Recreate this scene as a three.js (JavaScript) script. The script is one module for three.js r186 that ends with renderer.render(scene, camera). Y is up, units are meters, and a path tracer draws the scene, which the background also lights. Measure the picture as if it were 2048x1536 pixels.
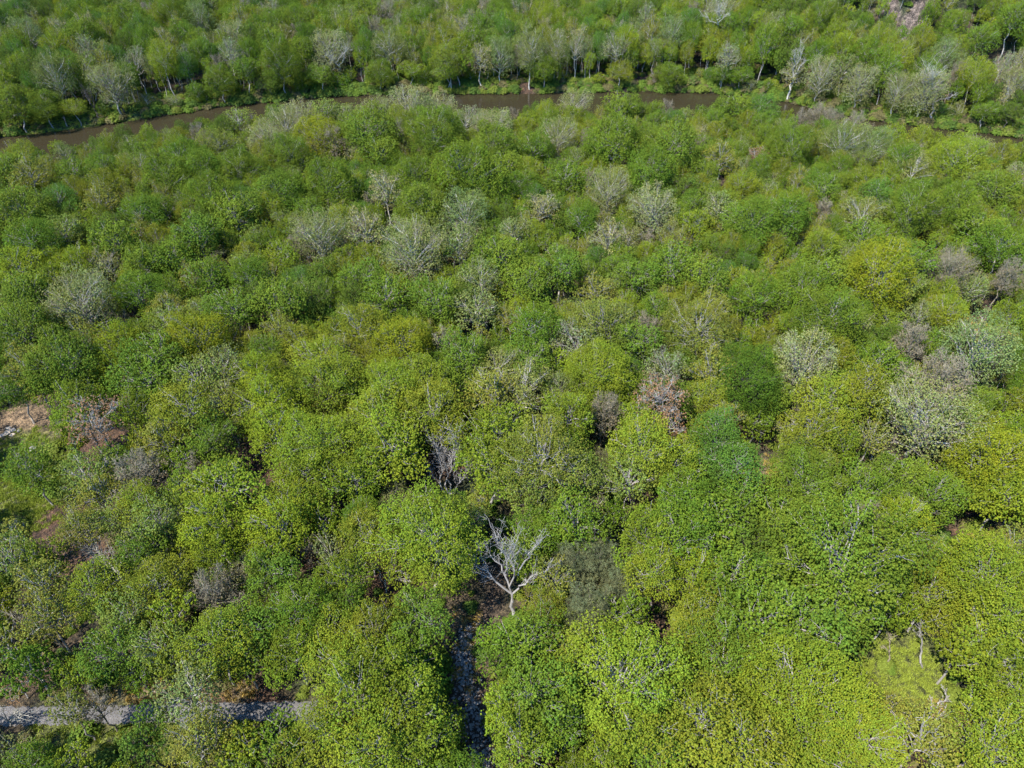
import * as THREE from 'three';
import { ImprovedNoise } from 'three/addons/math/ImprovedNoise.js';
import { mergeGeometries } from 'three/addons/utils/BufferGeometryUtils.js';
import { Sky } from 'three/addons/objects/Sky.js';

// ------------------------------------------------------------------ camera, sky, sun, exposure
const scene = new THREE.Scene();
const EYE = 118, PITCH = THREE.MathUtils.degToRad(40);
const camera = new THREE.PerspectiveCamera(56.75, 4 / 3, 1, 6000);
camera.position.set(0, EYE, 0);
camera.lookAt(0, EYE - Math.sin(PITCH), -Math.cos(PITCH));
scene.add(camera);

const SUN = new THREE.Vector3(-0.43, 0.83, 0.36).normalize();     // behind the drone and to its left
const sky = new Sky();
sky.name = 'sky';
sky.scale.setScalar(5000);
Object.assign(sky.userData, { kind: 'structure' });
const su = sky.material.uniforms;
su.sunPosition.value.copy(SUN);
su.turbidity.value = 4; su.rayleigh.value = 1.4; su.mieCoefficient.value = 0.004; su.mieDirectionalG.value = 0.8;
su.cloudCoverage.value = 0;
scene.add(sky);
scene.environmentIntensity = 0.16;
const sun = new THREE.DirectionalLight(new THREE.Color(1, 0.94, 0.83), 4.9);
sun.position.copy(SUN).multiplyScalar(600).add(new THREE.Vector3(0, 0, -260));
sun.target.position.set(0, 0, -260);
sun.castShadow = true;
sun.shadow.mapSize.set(4096, 4096);
Object.assign(sun.shadow.camera, { left: -420, right: 420, top: 420, bottom: -420, near: 10, far: 1400 });
scene.add(sun, sun.target);
const renderer = new THREE.WebGLRenderer({ antialias: true });
renderer.toneMapping = THREE.LinearToneMapping;
renderer.toneMappingExposure = 2.2;
renderer.shadowMap.enabled = true;

// ------------------------------------------------------------------ helpers
function rand(seed) {
  let a = seed >>> 0;
  return () => { a = (a + 0x6d2b79f5) | 0; let t = Math.imul(a ^ (a >>> 15), 1 | a); t = (t + Math.imul(t ^ (t >>> 7), 61 | t)) ^ t; return ((t ^ (t >>> 14)) >>> 0) / 4294967296; };
}
const perlin = new ImprovedNoise();
const fbm = (x, z, o = 3) => { let s = 0, a = 1, n = 0; for (let i = 0; i < o; i++) { s += a * perlin.noise(x, 7.3 + i * 3.1, z); n += a; a *= 0.5; x *= 2.03; z *= 2.03; } return s / n; };
const { smoothstep, lerp, clamp } = THREE.MathUtils;
const V = (x, y, z) => new THREE.Vector3(x, y, z);
const taken = new Map();
function numbered(name) { const n = taken.get(name) ?? 0; taken.set(name, n + 1); return n ? name + '_' + String(n).padStart(3, '0') : name; }
function tag(o, label, category, group, kind) {
  if (label) o.userData.label = label;
  if (category) o.userData.category = category;
  if (group) o.userData.group = group;
  if (kind) o.userData.kind = kind;
  return o;
}
function shade(o) { o.castShadow = o.receiveShadow = true; return o; }
// sight line through a point of the photograph (2048 x 1536), used to survey where things stand on the ground
const F = 768 / Math.tan(THREE.MathUtils.degToRad(56.75 / 2)), SP = Math.sin(PITCH), CP = Math.cos(PITCH);
function sight(px, py) { const vx = (px - 1024) / F, vy = (768 - py) / F; return V(vx, vy * CP - SP, -vy * SP - CP); }
function onPlane(px, py, y) { const d = sight(px, py), t = (y - EYE) / d.y; return V(d.x * t, y, d.z * t); }
function project(p) { const dy = p.y - EYE, depth = -p.z * CP - dy * SP; return [1024 + F * p.x / depth, 768 - F * (dy * CP - p.z * SP) / depth, depth]; }

// ------------------------------------------------------------------ terrain
const WATER = -4, WIDTH = 55;
const farBank = [[-700, 372], [-300, 318], [0, 278], [180, 256], [330, 233], [465, 213], [640, 197], [800, 191], [920, 190], [1100, 189], [1250, 185], [1420, 188], [1570, 206], [1660, 226], [1750, 244], [1850, 256], [1940, 266], [2048, 278], [2300, 310], [2700, 360]]
  .map(([x, y]) => onPlane(x, y, WATER));
function bankZ(x) {
  const b = farBank;
  if (x <= b[0].x) return b[0].z + (b[0].x - x) * 0.5;
  for (let i = 1; i < b.length; i++) if (x <= b[i].x) { const t = (x - b[i - 1].x) / (b[i].x - b[i - 1].x); return lerp(b[i - 1].z, b[i].z, t); }
  return b[b.length - 1].z + (x - b[b.length - 1].x) * 0.5;
}
const gully = [[975, 1640], [972, 1536], [955, 1460], [938, 1400], [928, 1340], [928, 1290], [950, 1240], [985, 1200], [1010, 1130], [1040, 1040]].map(([x, y]) => onPlane(x, y, 0));
function lineDist(line, x, z) {
  let best = 1e9;
  for (let i = 1; i < line.length; i++) {
    const a = line[i - 1], b = line[i], dx = b.x - a.x, dz = b.z - a.z;
    const t = clamp(((x - a.x) * dx + (z - a.z) * dz) / (dx * dx + dz * dz), 0, 1);
    best = Math.min(best, Math.hypot(x - a.x - dx * t, z - a.z - dz * t));
  }
  return best;
}
const roadLine = [[-900, 1441], [0, 1433], [250, 1428], [560, 1422], [760, 1417], [900, 1416]].map(([x, y]) => onPlane(x, y, 0));
function height(x, z) {
  const d = z - bankZ(x);                                   // > 0 towards the drone
  let y;
  if (d < 0) {
    const back = -d;
    y = lerp(-4.6, -1.2, smoothstep(back, 0, 9)) + fbm(x * 0.02, z * 0.02) * 1.6 * smoothstep(back, 4, 30);
    const steep = smoothstep(x, 40, 200) * 0.66;
    y += steep * Math.max(0, back - 14) * smoothstep(back, 8, 40) * (1 + 0.25 * fbm(x * 0.02 + 9, z * 0.012));
    y = y > 95 ? 95 + (y - 95) * 0.2 : y;
    y += 0.02 * Math.max(0, back - 60);
  } else if (d < WIDTH) y = -6.2;
  else {
    const near = d - WIDTH;
    y = lerp(-4.7, 0, smoothstep(near, 0, 14)) + fbm(x * 0.015 + 3, z * 0.015) * 1.4 * smoothstep(near, 10, 50) * smoothstep(lineDist(roadLine, x, z), 2, 22);
    const g = lineDist(gully, x, z);
    if (g < 9 && z > -112) y -= 1.3 * (1 - smoothstep(g, 1.2, 7));
  }
  if (d >= 0 && d < WIDTH) { const e = Math.min(d, WIDTH - d); y = lerp(-4.7, -6.2, smoothstep(e, 0, 4)); }
  return y;
}
function toGround(px, py, above = 0) {                       // where a sight line meets the terrain raised by «above»
  const d = sight(px, py);
  let t = 20, step = 4;
  for (; t < 1400; t += step) if (EYE + d.y * t < height(d.x * t, d.z * t) + above) break;
  let lo = t - step, hi = t;
  for (let i = 0; i < 12; i++) { const m = (lo + hi) / 2; if (EYE + d.y * m < height(d.x * m, d.z * m) + above) hi = m; else lo = m; }
  return V(d.x * hi, height(d.x * hi, d.z * hi), d.z * hi);
}
// patches where the ground itself shows: [x, y, reach in m, kind]
const patches = [
  ['dirt', 55, 864, 10], ['dirt', 15, 855, 9], ['dirt', 95, 855, 5], ['grass', 40, 905, 9], ['grass', 60, 970, 11], ['grass', 20, 1000, 10], ['grass', 110, 945, 7], ['grass', 95, 1010, 7],
  ['litter', 250, 860, 6], ['litter', 190, 900, 7], ['litter', 550, 960, 7], ['litter', 120, 1040, 7], ['litter', 175, 1125, 7], ['litter', 890, 930, 6], ['litter', 775, 1170, 6], ['litter', 620, 1120, 4], ['litter', 1270, 1130, 5], ['litter', 1320, 1280, 5],
  ['grass', 1800, 1310, 8], ['grass', 1830, 1370, 7], ['grass', 1790, 1345, 7], ['straw', 1890, 1440, 4], ['straw', 1520, 950, 7], ['straw', 1500, 990, 5], ['straw', 1975, 665, 8], ['straw', 1985, 1095, 6], ['litter', 1905, 1085, 5],
  ['straw', 920, 1258, 5], ['litter', 935, 1375, 5], ['straw', 935, 1355, 3], ['grass', 340, 1480, 7], ['grass', 290, 1450, 5], ['straw', 300, 1398, 4], ['straw', 230, 1400, 4], ['straw', 470, 1398, 4], ['litter', 420, 1402, 4], ['straw', 360, 1396, 4], ['litter', 530, 1398, 4], ['grass', 200, 1465, 6], ['grass', 120, 1465, 6],
  ['shale', 1808, 62, 5], ['shale', 1797, 76, 5], ['shale', 1824, 40, 5], ['shale', 1786, 34, 4], ['shale', 1780, 12, 4], ['shale', 1838, 18, 5], ['shale', 1940, 90, 3.5], ['shale', 1925, 48, 3], ['shale', 1932, 130, 3.5], ['shale', 1925, 108, 3], ['shale', 2008, 135, 5], ['shale', 2020, 150, 5], ['shale', 1996, 150, 4], ['shale', 1745, 65, 4], ['shale', 2012, 118, 4], ['shale', 2042, 60, 3],
  ['straw', 445, 112, 8], ['straw', 425, 114, 6], ['straw', 105, 136, 7], ['straw', 60, 16, 12], ['straw', 500, 14, 12], ['grass', 120, 258, 9], ['grass', 170, 250, 7], ['grass', 60, 268, 6], ['grass', 270, 236, 6], ['grass', 60, 262, 5], ['straw', 220, 215, 8], ['straw', 310, 205, 7], ['litter', 600, 160, 8], ['litter', 720, 158, 7], ['litter', 1280, 160, 7], ['litter', 1050, 175, 6],
].map(([kind, px, py, reach]) => ({ kind, px, py, reach, p: toGround(px, py) }));
function patchAt(x, z) {
  const found = {};
  for (const a of patches) {
    const d = Math.hypot(x - a.p.x, z - a.p.z) / a.reach + 0.35 * fbm(x * 0.16 + 5, z * 0.16);
    if (d < 1.15) found[a.kind] = Math.max(found[a.kind] ?? 0, 1 - smoothstep(d, 0.6, 1.15));
  }
  return found;
}
const TONES = { dirt: [0.36, 0.25, 0.15], grass: [0.21, 0.245, 0.045], litter: [0.17, 0.095, 0.055], straw: [0.3, 0.235, 0.13], shale: [0.25, 0.195, 0.165] };
function makeNoiseMap(size, seed, contrast, scale) {
  const r = rand(seed), data = new Uint8Array(size * size * 4), cell = (n) => { const g = Float32Array.from({ length: n * n }, () => r()); return (u, v) => { const x = u * n, y = v * n, i = Math.floor(x), j = Math.floor(y), fx = x - i, fy = y - j, a = (p, q) => g[(q % n) * n + (p % n)]; return lerp(lerp(a(i, j), a(i + 1, j), fx), lerp(a(i, j + 1), a(i + 1, j + 1), fx), fy); }; };
  const layers = [[cell(scale), 0.35], [cell(scale * 3), 0.3], [cell(scale * 8), 0.35]];
  for (let y = 0; y < size; y++) for (let x = 0; x < size; x++) {
    let s = 0; for (const [f, w] of layers) s += f(x / size, y / size) * w;
    const k = 255 * clamp(1 - contrast / 2 + (s - 0.5) * contrast * 2, 0, 1), o = (y * size + x) * 4;
    data[o] = k; data[o + 1] = k * 0.985; data[o + 2] = k * 0.96; data[o + 3] = 255;
  }
  const t = new THREE.DataTexture(data, size, size);
  t.wrapS = t.wrapT = THREE.RepeatWrapping; t.magFilter = THREE.LinearFilter; t.colorSpace = THREE.SRGBColorSpace; t.needsUpdate = true;
  return t;
}
{
  const line = (from, mid0, mid1, to, fine, coarse) => { const a = []; for (let v = mid0, s = coarse; v > from; s *= 1.3) a.unshift(v -= s); for (let v = mid0; v <= mid1; v += fine) a.push(v); for (let v = mid1, s = coarse; v < to; s *= 1.3) a.push(v += s); return a; };
  const xs = line(-3000, -330, 330, 3000, 2, 6), zs = line(-4200, -620, -30, 1500, 2, 6), nx = xs.length, nz = zs.length;
  const pos = new Float32Array(nx * nz * 3), col = new Float32Array(nx * nz * 3), uv = new Float32Array(nx * nz * 2), idx = [];
  for (let j = 0, k = 0; j < nz; j++) for (let i = 0; i < nx; i++, k++) {
    const x = xs[i], z = zs[j];
    pos.set([x, height(x, z), z], k * 3);
    uv.set([x / 9, z / 9], k * 2);
    const n = fbm(x * 0.05, z * 0.05), n2 = fbm(x * 0.21 + 40, z * 0.21);
    const m = smoothstep(n + n2 * 0.5, -0.25, 0.3);
    let c = [lerp(0.15, 0.075, m), lerp(0.098, 0.1, m), lerp(0.06, 0.03, m)];
    const d = z - bankZ(x);
    if (d > -7 && d < WIDTH + 7) { const e = smoothstep(Math.max(-d, d - WIDTH), 0.5, 7), mud = [0.2, 0.16, 0.105]; c = c.map((v, q) => lerp(mud[q], v, e)); }
    const near = patchAt(x, z);
    for (const kind in near) c = c.map((v, q) => lerp(v, TONES[kind][q] * (1 + 0.35 * n2), near[kind]));
    const g = lineDist(gully, x, z);
    if (g < 4.5 && z > -112) { const e = 1 - smoothstep(g + n2 * 1.6, 1, 4); c = c.map((v, q) => lerp(v, [0.19, 0.135, 0.095][q], e)); }
    col.set(c, k * 3);
    if (i && j) { const a = k - nx - 1, b = k - nx, e = k - 1; idx.push(a, e, b, b, e, k); }
  }
  const g = new THREE.BufferGeometry();
  g.setAttribute('position', new THREE.BufferAttribute(pos, 3)); g.setAttribute('color', new THREE.BufferAttribute(col, 3)); g.setAttribute('uv', new THREE.BufferAttribute(uv, 2));
  g.setIndex(idx); g.computeVertexNormals();
  const map = makeNoiseMap(512, 5, 0.8, 9);
  const ground = shade(new THREE.Mesh(g, new THREE.MeshStandardMaterial({ vertexColors: true, map, bumpMap: map, bumpScale: 0.25, roughness: 1 })));
  ground.name = 'ground'; scene.add(tag(ground, null, null, null, 'structure'));

  const wp = [], wi = [], wu = [];
  for (let k = 0; k <= 90; k++) {
    const x = -520 + k * 1040 / 90, z = bankZ(x);
    for (let s = 0; s <= 4; s++) { const zz = z - 1.5 + (WIDTH + 3) * s / 4; wp.push(x, WATER, zz); wu.push(x / 30, zz / 12); }
    if (k) for (let s = 0; s < 4; s++) { const a = (k - 1) * 5 + s, b = a + 5; wi.push(a, a + 1, b, b, a + 1, b + 1); }
  }
  const w = new THREE.BufferGeometry();
  w.setAttribute('position', new THREE.Float32BufferAttribute(wp, 3)); w.setAttribute('uv', new THREE.Float32BufferAttribute(wu, 2)); w.setIndex(wi); w.computeVertexNormals();
  const ripple = makeNoiseMap(256, 31, 0.5, 7);
  const river = shade(new THREE.Mesh(w, new THREE.MeshPhysicalMaterial({ color: new THREE.Color().setRGB(0.03, 0.024, 0.013), roughness: 0.1, ior: 1.33, bumpMap: ripple, bumpScale: 0.05 })));
  river.name = 'river'; scene.add(tag(river, null, null, null, 'structure'));
}
// the gravel road, crowned, lying on the ground
{
  const curve = new THREE.CatmullRomCurve3(roadLine), r = rand(8), p = [], u = [], ix = [], c = [], N = 260, H = 1.55;
  for (let i = 0; i <= N; i++) {
    const q = curve.getPoint(i / N), t = curve.getTangent(i / N), s = V(-t.z, 0, t.x).normalize();
    for (let k = 0; k <= 6; k++) {
      const e = k / 3 - 1, off = e * H + (k === 0 || k === 6 ? (r() - 0.5) * 0.5 : 0);
      const x = q.x + s.x * off, z = q.z + s.z * off;
      p.push(x, height(x, z) + 0.02 + 0.07 * (1 - e * e), z); u.push(i * 0.5, k * 0.4);
      const tone = (Math.abs(Math.abs(e) - 0.5) < 0.2 ? 1.08 : 0.94) * (0.9 + 0.25 * r());
      c.push(0.35 * tone, 0.34 * tone, 0.35 * tone);
    }
    if (i) for (let k = 0; k < 6; k++) { const a = (i - 1) * 7 + k, b = a + 7; ix.push(a, b, a + 1, b, b + 1, a + 1); }
  }
  const g = new THREE.BufferGeometry();
  g.setAttribute('position', new THREE.Float32BufferAttribute(p, 3)); g.setAttribute('uv', new THREE.Float32BufferAttribute(u, 2)); g.setAttribute('color', new THREE.Float32BufferAttribute(c, 3)); g.setIndex(ix); g.computeVertexNormals();
  const map = makeNoiseMap(256, 77, 0.7, 20);
  const road = shade(new THREE.Mesh(g, new THREE.MeshStandardMaterial({ vertexColors: true, map, bumpMap: map, bumpScale: 0.05, roughness: 1, side: THREE.DoubleSide })));
  road.name = 'road'; scene.add(tag(road, null, null, null, 'structure'));
}

// ------------------------------------------------------------------ growing trees
class Soup {                                               // triangles with a colour at each corner
  constructor() { this.p = []; this.c = []; this.i = []; }
  leaf(o, along, across, L, W, lift, c) {                   // a spray of leaves: two sides and a drooping tip
    const b = this.p.length / 3, n = along.clone().cross(across);
    const put = (l, w, h) => { this.p.push(o.x + along.x * l + across.x * w + n.x * h, o.y + along.y * l + across.y * w + n.y * h, o.z + along.z * l + across.z * w + n.z * h); this.c.push(c[0], c[1], c[2]); };
    put(0, W * 0.5, lift); put(L * 1.25, 0, -lift); put(0.1 * L, -W * 0.6, 0);
    this.i.push(b, b + 1, b + 2);
  }
  tube(pts, r0, r1, sides, tone) {
    const b = this.p.length / 3, n = pts.length;
    for (let k = 0; k < n; k++) {
      const t = pts[Math.min(k + 1, n - 1)].clone().sub(pts[Math.max(k - 1, 0)]).normalize();
      const a = (Math.abs(t.y) > 0.9 ? V(1, 0, 0) : V(0, 1, 0)).cross(t).normalize(), e = t.clone().cross(a), r = lerp(r0, r1, k / (n - 1));
      const c = tone(k / (n - 1));
      for (let s = 0; s < sides; s++) {
        const q = s / sides * Math.PI * 2, x = Math.cos(q) * r, y = Math.sin(q) * r;
        this.p.push(pts[k].x + a.x * x + e.x * y, pts[k].y + a.y * x + e.y * y, pts[k].z + a.z * x + e.z * y); this.c.push(...c);
        if (k) { const i0 = b + (k - 1) * sides + s, i1 = b + (k - 1) * sides + (s + 1) % sides; this.i.push(i0, i1, i0 + sides, i1, i1 + sides, i0 + sides); }
      }
    }
  }
  get tris() { return this.i.length / 3; }
  build() {
    const g = new THREE.BufferGeometry();
    g.setAttribute('position', new THREE.Float32BufferAttribute(this.p, 3)); g.setAttribute('color', new THREE.Float32BufferAttribute(this.c, 3)); g.setIndex(this.i);
    return g;
  }
}
let TRIS = 0;
function bent(a, b, sag, r, n = 5) {                        // a crooked line from a to b
  const out = [], L = a.distanceTo(b), j = () => (r() - 0.5) * L * 0.12;
  for (let k = 0; k <= n; k++) { const t = k / n, p = a.clone().lerp(b, t); p.y += sag * Math.sin(Math.PI * t); if (k && k < n) p.add(V(j(), j() * 0.7, j())); out.push(p); }
  return out;
}
const leafMat = new THREE.MeshPhysicalMaterial({ vertexColors: true, roughness: 0.75, side: THREE.DoubleSide, transmission: 0.22, thickness: 0, specularIntensity: 0.12 });
leafMat.name = 'leaves';
const barkMat = new THREE.MeshStandardMaterial({ vertexColors: true, roughness: 0.95 });
barkMat.name = 'bark';
const BARK = { grey: [0.28, 0.255, 0.225], dark: [0.085, 0.07, 0.058], white: [0.32, 0.3, 0.25], dead: [0.25, 0.232, 0.212], tan: [0.2, 0.168, 0.115] };
const barkTone = (name, r) => () => { const k = 0.75 + 0.5 * r(), c = BARK[name]; return [c[0] * k, c[1] * k, c[2] * k]; };
// every kind of crown: colour (linear), how it varies, how thick the leaves stand, how the crown is built
const KINDS = {
  lime: { word: 'lime green', col: [0.172, 0.212, 0.018], vary: 0.2, dense: 3.9, bark: 'grey', vert: 0.9, lobe: 0.45 },
  yellow: { word: 'yellow green', col: [0.186, 0.22, 0.015], vary: 0.2, dense: 3.5, bark: 'grey', vert: 0.92, lobe: 0.45 },
  green: { word: 'mid green', col: [0.12, 0.176, 0.015], vary: 0.22, dense: 4.0, bark: 'grey', vert: 0.95, lobe: 0.45 },
  deep: { word: 'deep green', col: [0.088, 0.142, 0.015], vary: 0.22, dense: 4.0, bark: 'dark', vert: 0.95, lobe: 0.45 },
  mint: { word: 'cool mint green', col: [0.108, 0.182, 0.022], vary: 0.2, dense: 4.0, bark: 'grey', vert: 0.95, lobe: 0.45 },
  olive: { word: 'dull olive', col: [0.168, 0.188, 0.03], vary: 0.24, dense: 3.0, bark: 'grey', vert: 0.95, lobe: 0.38, thin: 1 },
  silver: { word: 'silvery green', col: [0.168, 0.2, 0.052], vary: 0.28, dense: 2.1, bark: 'white', vert: 1.05, lobe: 0.37, thin: 1 },
  pale: { word: 'pale tan green', col: [0.218, 0.228, 0.078], vary: 0.28, dense: 1.8, bark: 'white', vert: 1.05, lobe: 0.35, thin: 2 },
  brown: { word: 'rusty brown', col: [0.235, 0.14, 0.075], vary: 0.26, dense: 1.7, bark: 'dead', vert: 0.85, lobe: 0.36, thin: 2 },
  cedar: { word: 'dark grey evergreen', col: [0.135, 0.138, 0.055], vary: 0.2, dense: 4.6, bark: 'dark', vert: 1.15, lobe: 0.36, needle: true },
  bare: { word: 'bare grey', col: [0.15, 0.14, 0.075], vary: 0.25, dense: 1.3, bark: 'tan', vert: 1.0, lobe: 0.34, thin: 3 },
};
const SIZES = { small: { R: 3.2, lobes: 7, H: 9.5 }, medium: { R: 5.4, lobes: 12, H: 15.5 }, large: { R: 8.4, lobes: 22, H: 20 } };
function grow(kindName, sizeName, seed, thrift = 1) {
  const K = KINDS[kindName], S = SIZES[sizeName], r = rand(seed), crown = new Soup(), wood = new Soup(), tone = barkTone(K.bark, r);
  const R = S.R, Ry = R * K.vert * (0.9 + 0.2 * r()), H = S.H, mid = H - Ry, lobes = [], thin = K.thin ?? 0, hue = (r() - 0.5) * 0.2, glow = 0.9 + 0.2 * r();
  const tinted = [K.col[0] * glow * (1 + hue), K.col[1] * glow, K.col[2] * glow * (1 + (r() - 0.5) * 0.4)];
  const n = S.lobes;
  const w0 = r() * 6.28, w1 = r() * 6.28;
  for (let k = 0; k < n; k++) {                             // lobes round the crown, most on its upper side
    const t = (k + 0.5) / n, y = K.needle ? lerp(-0.8, 0.95, t) : lerp(1, -0.8, Math.pow(t, 1.05)), q = k * 2.39996 + r() * 0.9;
    const lopsided = 1 + 0.2 * Math.sin(q * 2 + w0) + 0.17 * Math.sin(q * 3 + w1);
    const ring = K.needle ? Math.sqrt(Math.max(0, 1 - y * y)) * 0.66 : Math.sqrt(Math.max(0, 1 - y * y)) * 0.72 * lopsided, up = y * (K.needle ? 0.7 : 0.66);
    const lr = R * K.lobe * (0.62 + 0.66 * r()), push = 0.72 + 0.5 * r();
    lobes.push({ c: V(Math.cos(q) * ring * R * push, mid + up * Ry * (0.86 + 0.24 * r()), Math.sin(q) * ring * R * push), r: lr, tint: 0.78 + 0.44 * r(), warm: (r() - 0.5) * 0.2 });
  }
  for (let k = 0; k < n * 0.45; k++) {                       // sprouts that break the outline
    const q = r() * 6.283, y = 0.1 + 0.85 * r(), ring = Math.sqrt(1 - y * y) * (0.85 + 0.22 * r());
    lobes.push({ c: V(Math.cos(q) * ring * R, mid + y * Ry * (0.92 + 0.26 * r()), Math.sin(q) * ring * R), r: R * (0.13 + 0.11 * r()), tint: 0.92 + 0.28 * r(), warm: (r() - 0.5) * 0.2 });
  }
  if (!K.needle) lobes.push({ c: V((r() - 0.5) * R * 0.3, mid + 0.25 * Ry, (r() - 0.5) * R * 0.3), r: R * 0.5, tint: 1 });
  // wood
  const top = V((r() - 0.5) * R * 0.3, mid + Ry * (K.needle ? 0.85 : 0.15), (r() - 0.5) * R * 0.3), tr = 0.05 + 0.031 * R * (thin ? 1.1 : 1);
  const trunk = bent(V(0, -0.6, 0), top, 0, r, 6);
  trunk[0].set(0, -0.6, 0);
  wood.tube(trunk, tr * 1.25, tr * 0.45, 7, tone);
  const at = (y) => { for (let k = 1; k < trunk.length; k++) if (trunk[k].y >= y) return trunk[k - 1].clone().lerp(trunk[k], clamp((y - trunk[k - 1].y) / Math.max(0.01, trunk[k].y - trunk[k - 1].y), 0, 1)); return top.clone(); };
  for (const l of lobes) {
    const from = at(Math.min(l.c.y - R * 0.1, lerp(mid - Ry * 0.75, l.c.y, 0.3 + 0.3 * r())));
    const limb = bent(from, l.c, R * 0.05, r, 4);
    wood.tube(limb, tr * 0.5, tr * 0.14, 5, tone);
    const twigs = thin === 3 ? 10 : thin === 2 ? 6 : thin ? 5 : 4, twigTone = K.bark === 'white' ? barkTone('tan', r) : tone;
    for (let k = 0; k < twigs; k++) {
      const a = limb[2].clone().lerp(l.c, r()), d = V(r() - 0.5, r() * 0.85 - 0.2, r() - 0.5).normalize(), e = l.c.clone().addScaledVector(d, l.r * (thin ? 1.06 : 1.14));
      const twig = bent(a, e, 0, r, 3);
      wood.tube(twig, tr * (thin ? 0.15 : 0.14), 0.02, 3, k > 1 ? twigTone : tone);
      if (thin >= 2) for (let m = 0; m < (thin === 3 ? 7 : 3); m++) {
        const g = twig[1].clone().lerp(e, r()), h = g.clone().add(V(r() - 0.5, r() * 0.8 - 0.15, r() - 0.5).multiplyScalar(R * 0.28));
        wood.tube([g, g.clone().lerp(h, 0.5).add(V(0, 0.05, 0)), h], 0.032, 0.014, 3, twigTone);
      }
    }
  }
  // leaves: clumps over the outside of the lobes, a few inside
  const each = K.needle ? 8 : 7, grain = K.needle ? 0.85 : 0.5 + 0.27 * r();
  for (const l of lobes) {
    const want = Math.round(4 * Math.PI * l.r * l.r * K.dense * thrift * (0.55 + 0.75 * r()) / Math.pow(grain, 1.6));
    for (let k = 0; k < want; k++) {
      const y = 1 - 1.7 * Math.pow(r(), 0.95), q = r() * 6.2832, s = Math.sqrt(Math.max(0, 1 - y * y));
      const rag = perlin.noise(Math.cos(q) * s * 1.9 + l.c.x * 0.9 + w0 * 9, y * 1.9 + l.c.y * 0.9, Math.sin(q) * s * 1.9 + l.c.z * 0.9);
      if (rag < (thin ? 0 : -0.1) && r() < (K.needle ? 0.3 : 0.72)) continue;            // holes in the foliage
      const d = l.r * (0.6 + 0.6 * Math.sqrt(r())) * (1 + 0.55 * rag) * (r() < 0.08 ? 1.16 + 0.2 * r() : 1);
      const o = V(l.c.x + Math.cos(q) * s * d, l.c.y + y * d * 0.88, l.c.z + Math.sin(q) * s * d);
      let buried = false;
      for (const m of lobes) if (m !== l && o.distanceToSquared(m.c) < m.r * m.r * 0.5) { buried = true; break; }
      if (buried && r() < 0.85) continue;
      const nrm = V(Math.cos(q) * s, y + 0.5, Math.sin(q) * s).normalize();
      const k1 = l.tint * (1 + K.vary * (r() - 0.5) * 2), warm = (r() - 0.5) * K.vary * 0.7 + (l.warm ?? 0), c0 = tinted;
      const size = grain * (0.62 + 0.75 * r()), dome = (K.needle ? 0.36 : 0.175) * size;
      const side = (Math.abs(nrm.y) > 0.9 ? V(1, 0, 0) : V(0, 1, 0)).cross(nrm).normalize(), other = nrm.clone().cross(side);
      for (let m = 0; m < each; m++) {                       // a rosette: sprays set round a little dome
        const a = m * 2.4 + r() * 0.8, tilt = m === 0 ? 0 : 0.35 + 0.95 * Math.sqrt(m / each) * (0.8 + 0.4 * r()), ct = Math.cos(tilt), st = Math.sin(tilt);
        const w = nrm.clone().multiplyScalar(ct).addScaledVector(side, st * Math.cos(a)).addScaledVector(other, st * Math.sin(a));
        const p = o.clone().addScaledVector(w, dome);
        w.add(V(r() - 0.5, r() - 0.5, r() - 0.5).multiplyScalar(0.7)).normalize();
        const along = V(r() - 0.5, r() - 0.5, r() - 0.5).cross(w);
        if (along.lengthSq() < 1e-4) continue;
        along.normalize();
        const across = w.clone().cross(along), v = k1 * (0.9 + 0.2 * r()), c = [c0[0] * v * (1 + warm), c0[1] * v, c0[2] * v * (1 - warm * 0.5)];
        const L = (K.needle ? 0.36 : 0.27) * size * (0.8 + 0.4 * r()), W = L * (K.needle ? 0.24 : 0.78);
        p.addScaledVector(along, -L * 0.5);
        crown.leaf(p, along, across, L, W, L * 0.1, c);
      }
    }
  }
  TRIS += crown.tris + wood.tris;
  return { kind: kindName, size: sizeName, R, H, mid, crown: crown.build(), wood: wood.build() };
}
const protos = {};
let seedCount = 100;
for (const kind in KINDS) for (const size in SIZES) {
  if (kind === 'cedar' && size === 'large') continue;
  const copies = { lime: 3, green: 4, olive: 2, yellow: 2, deep: 2, silver: 2, pale: 2 }[kind] ?? 1;
  protos[kind + size] = Array.from({ length: copies }, () => grow(kind, size, seedCount++ * 7919));
}
console.log('prototype triangles', TRIS);

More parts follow.
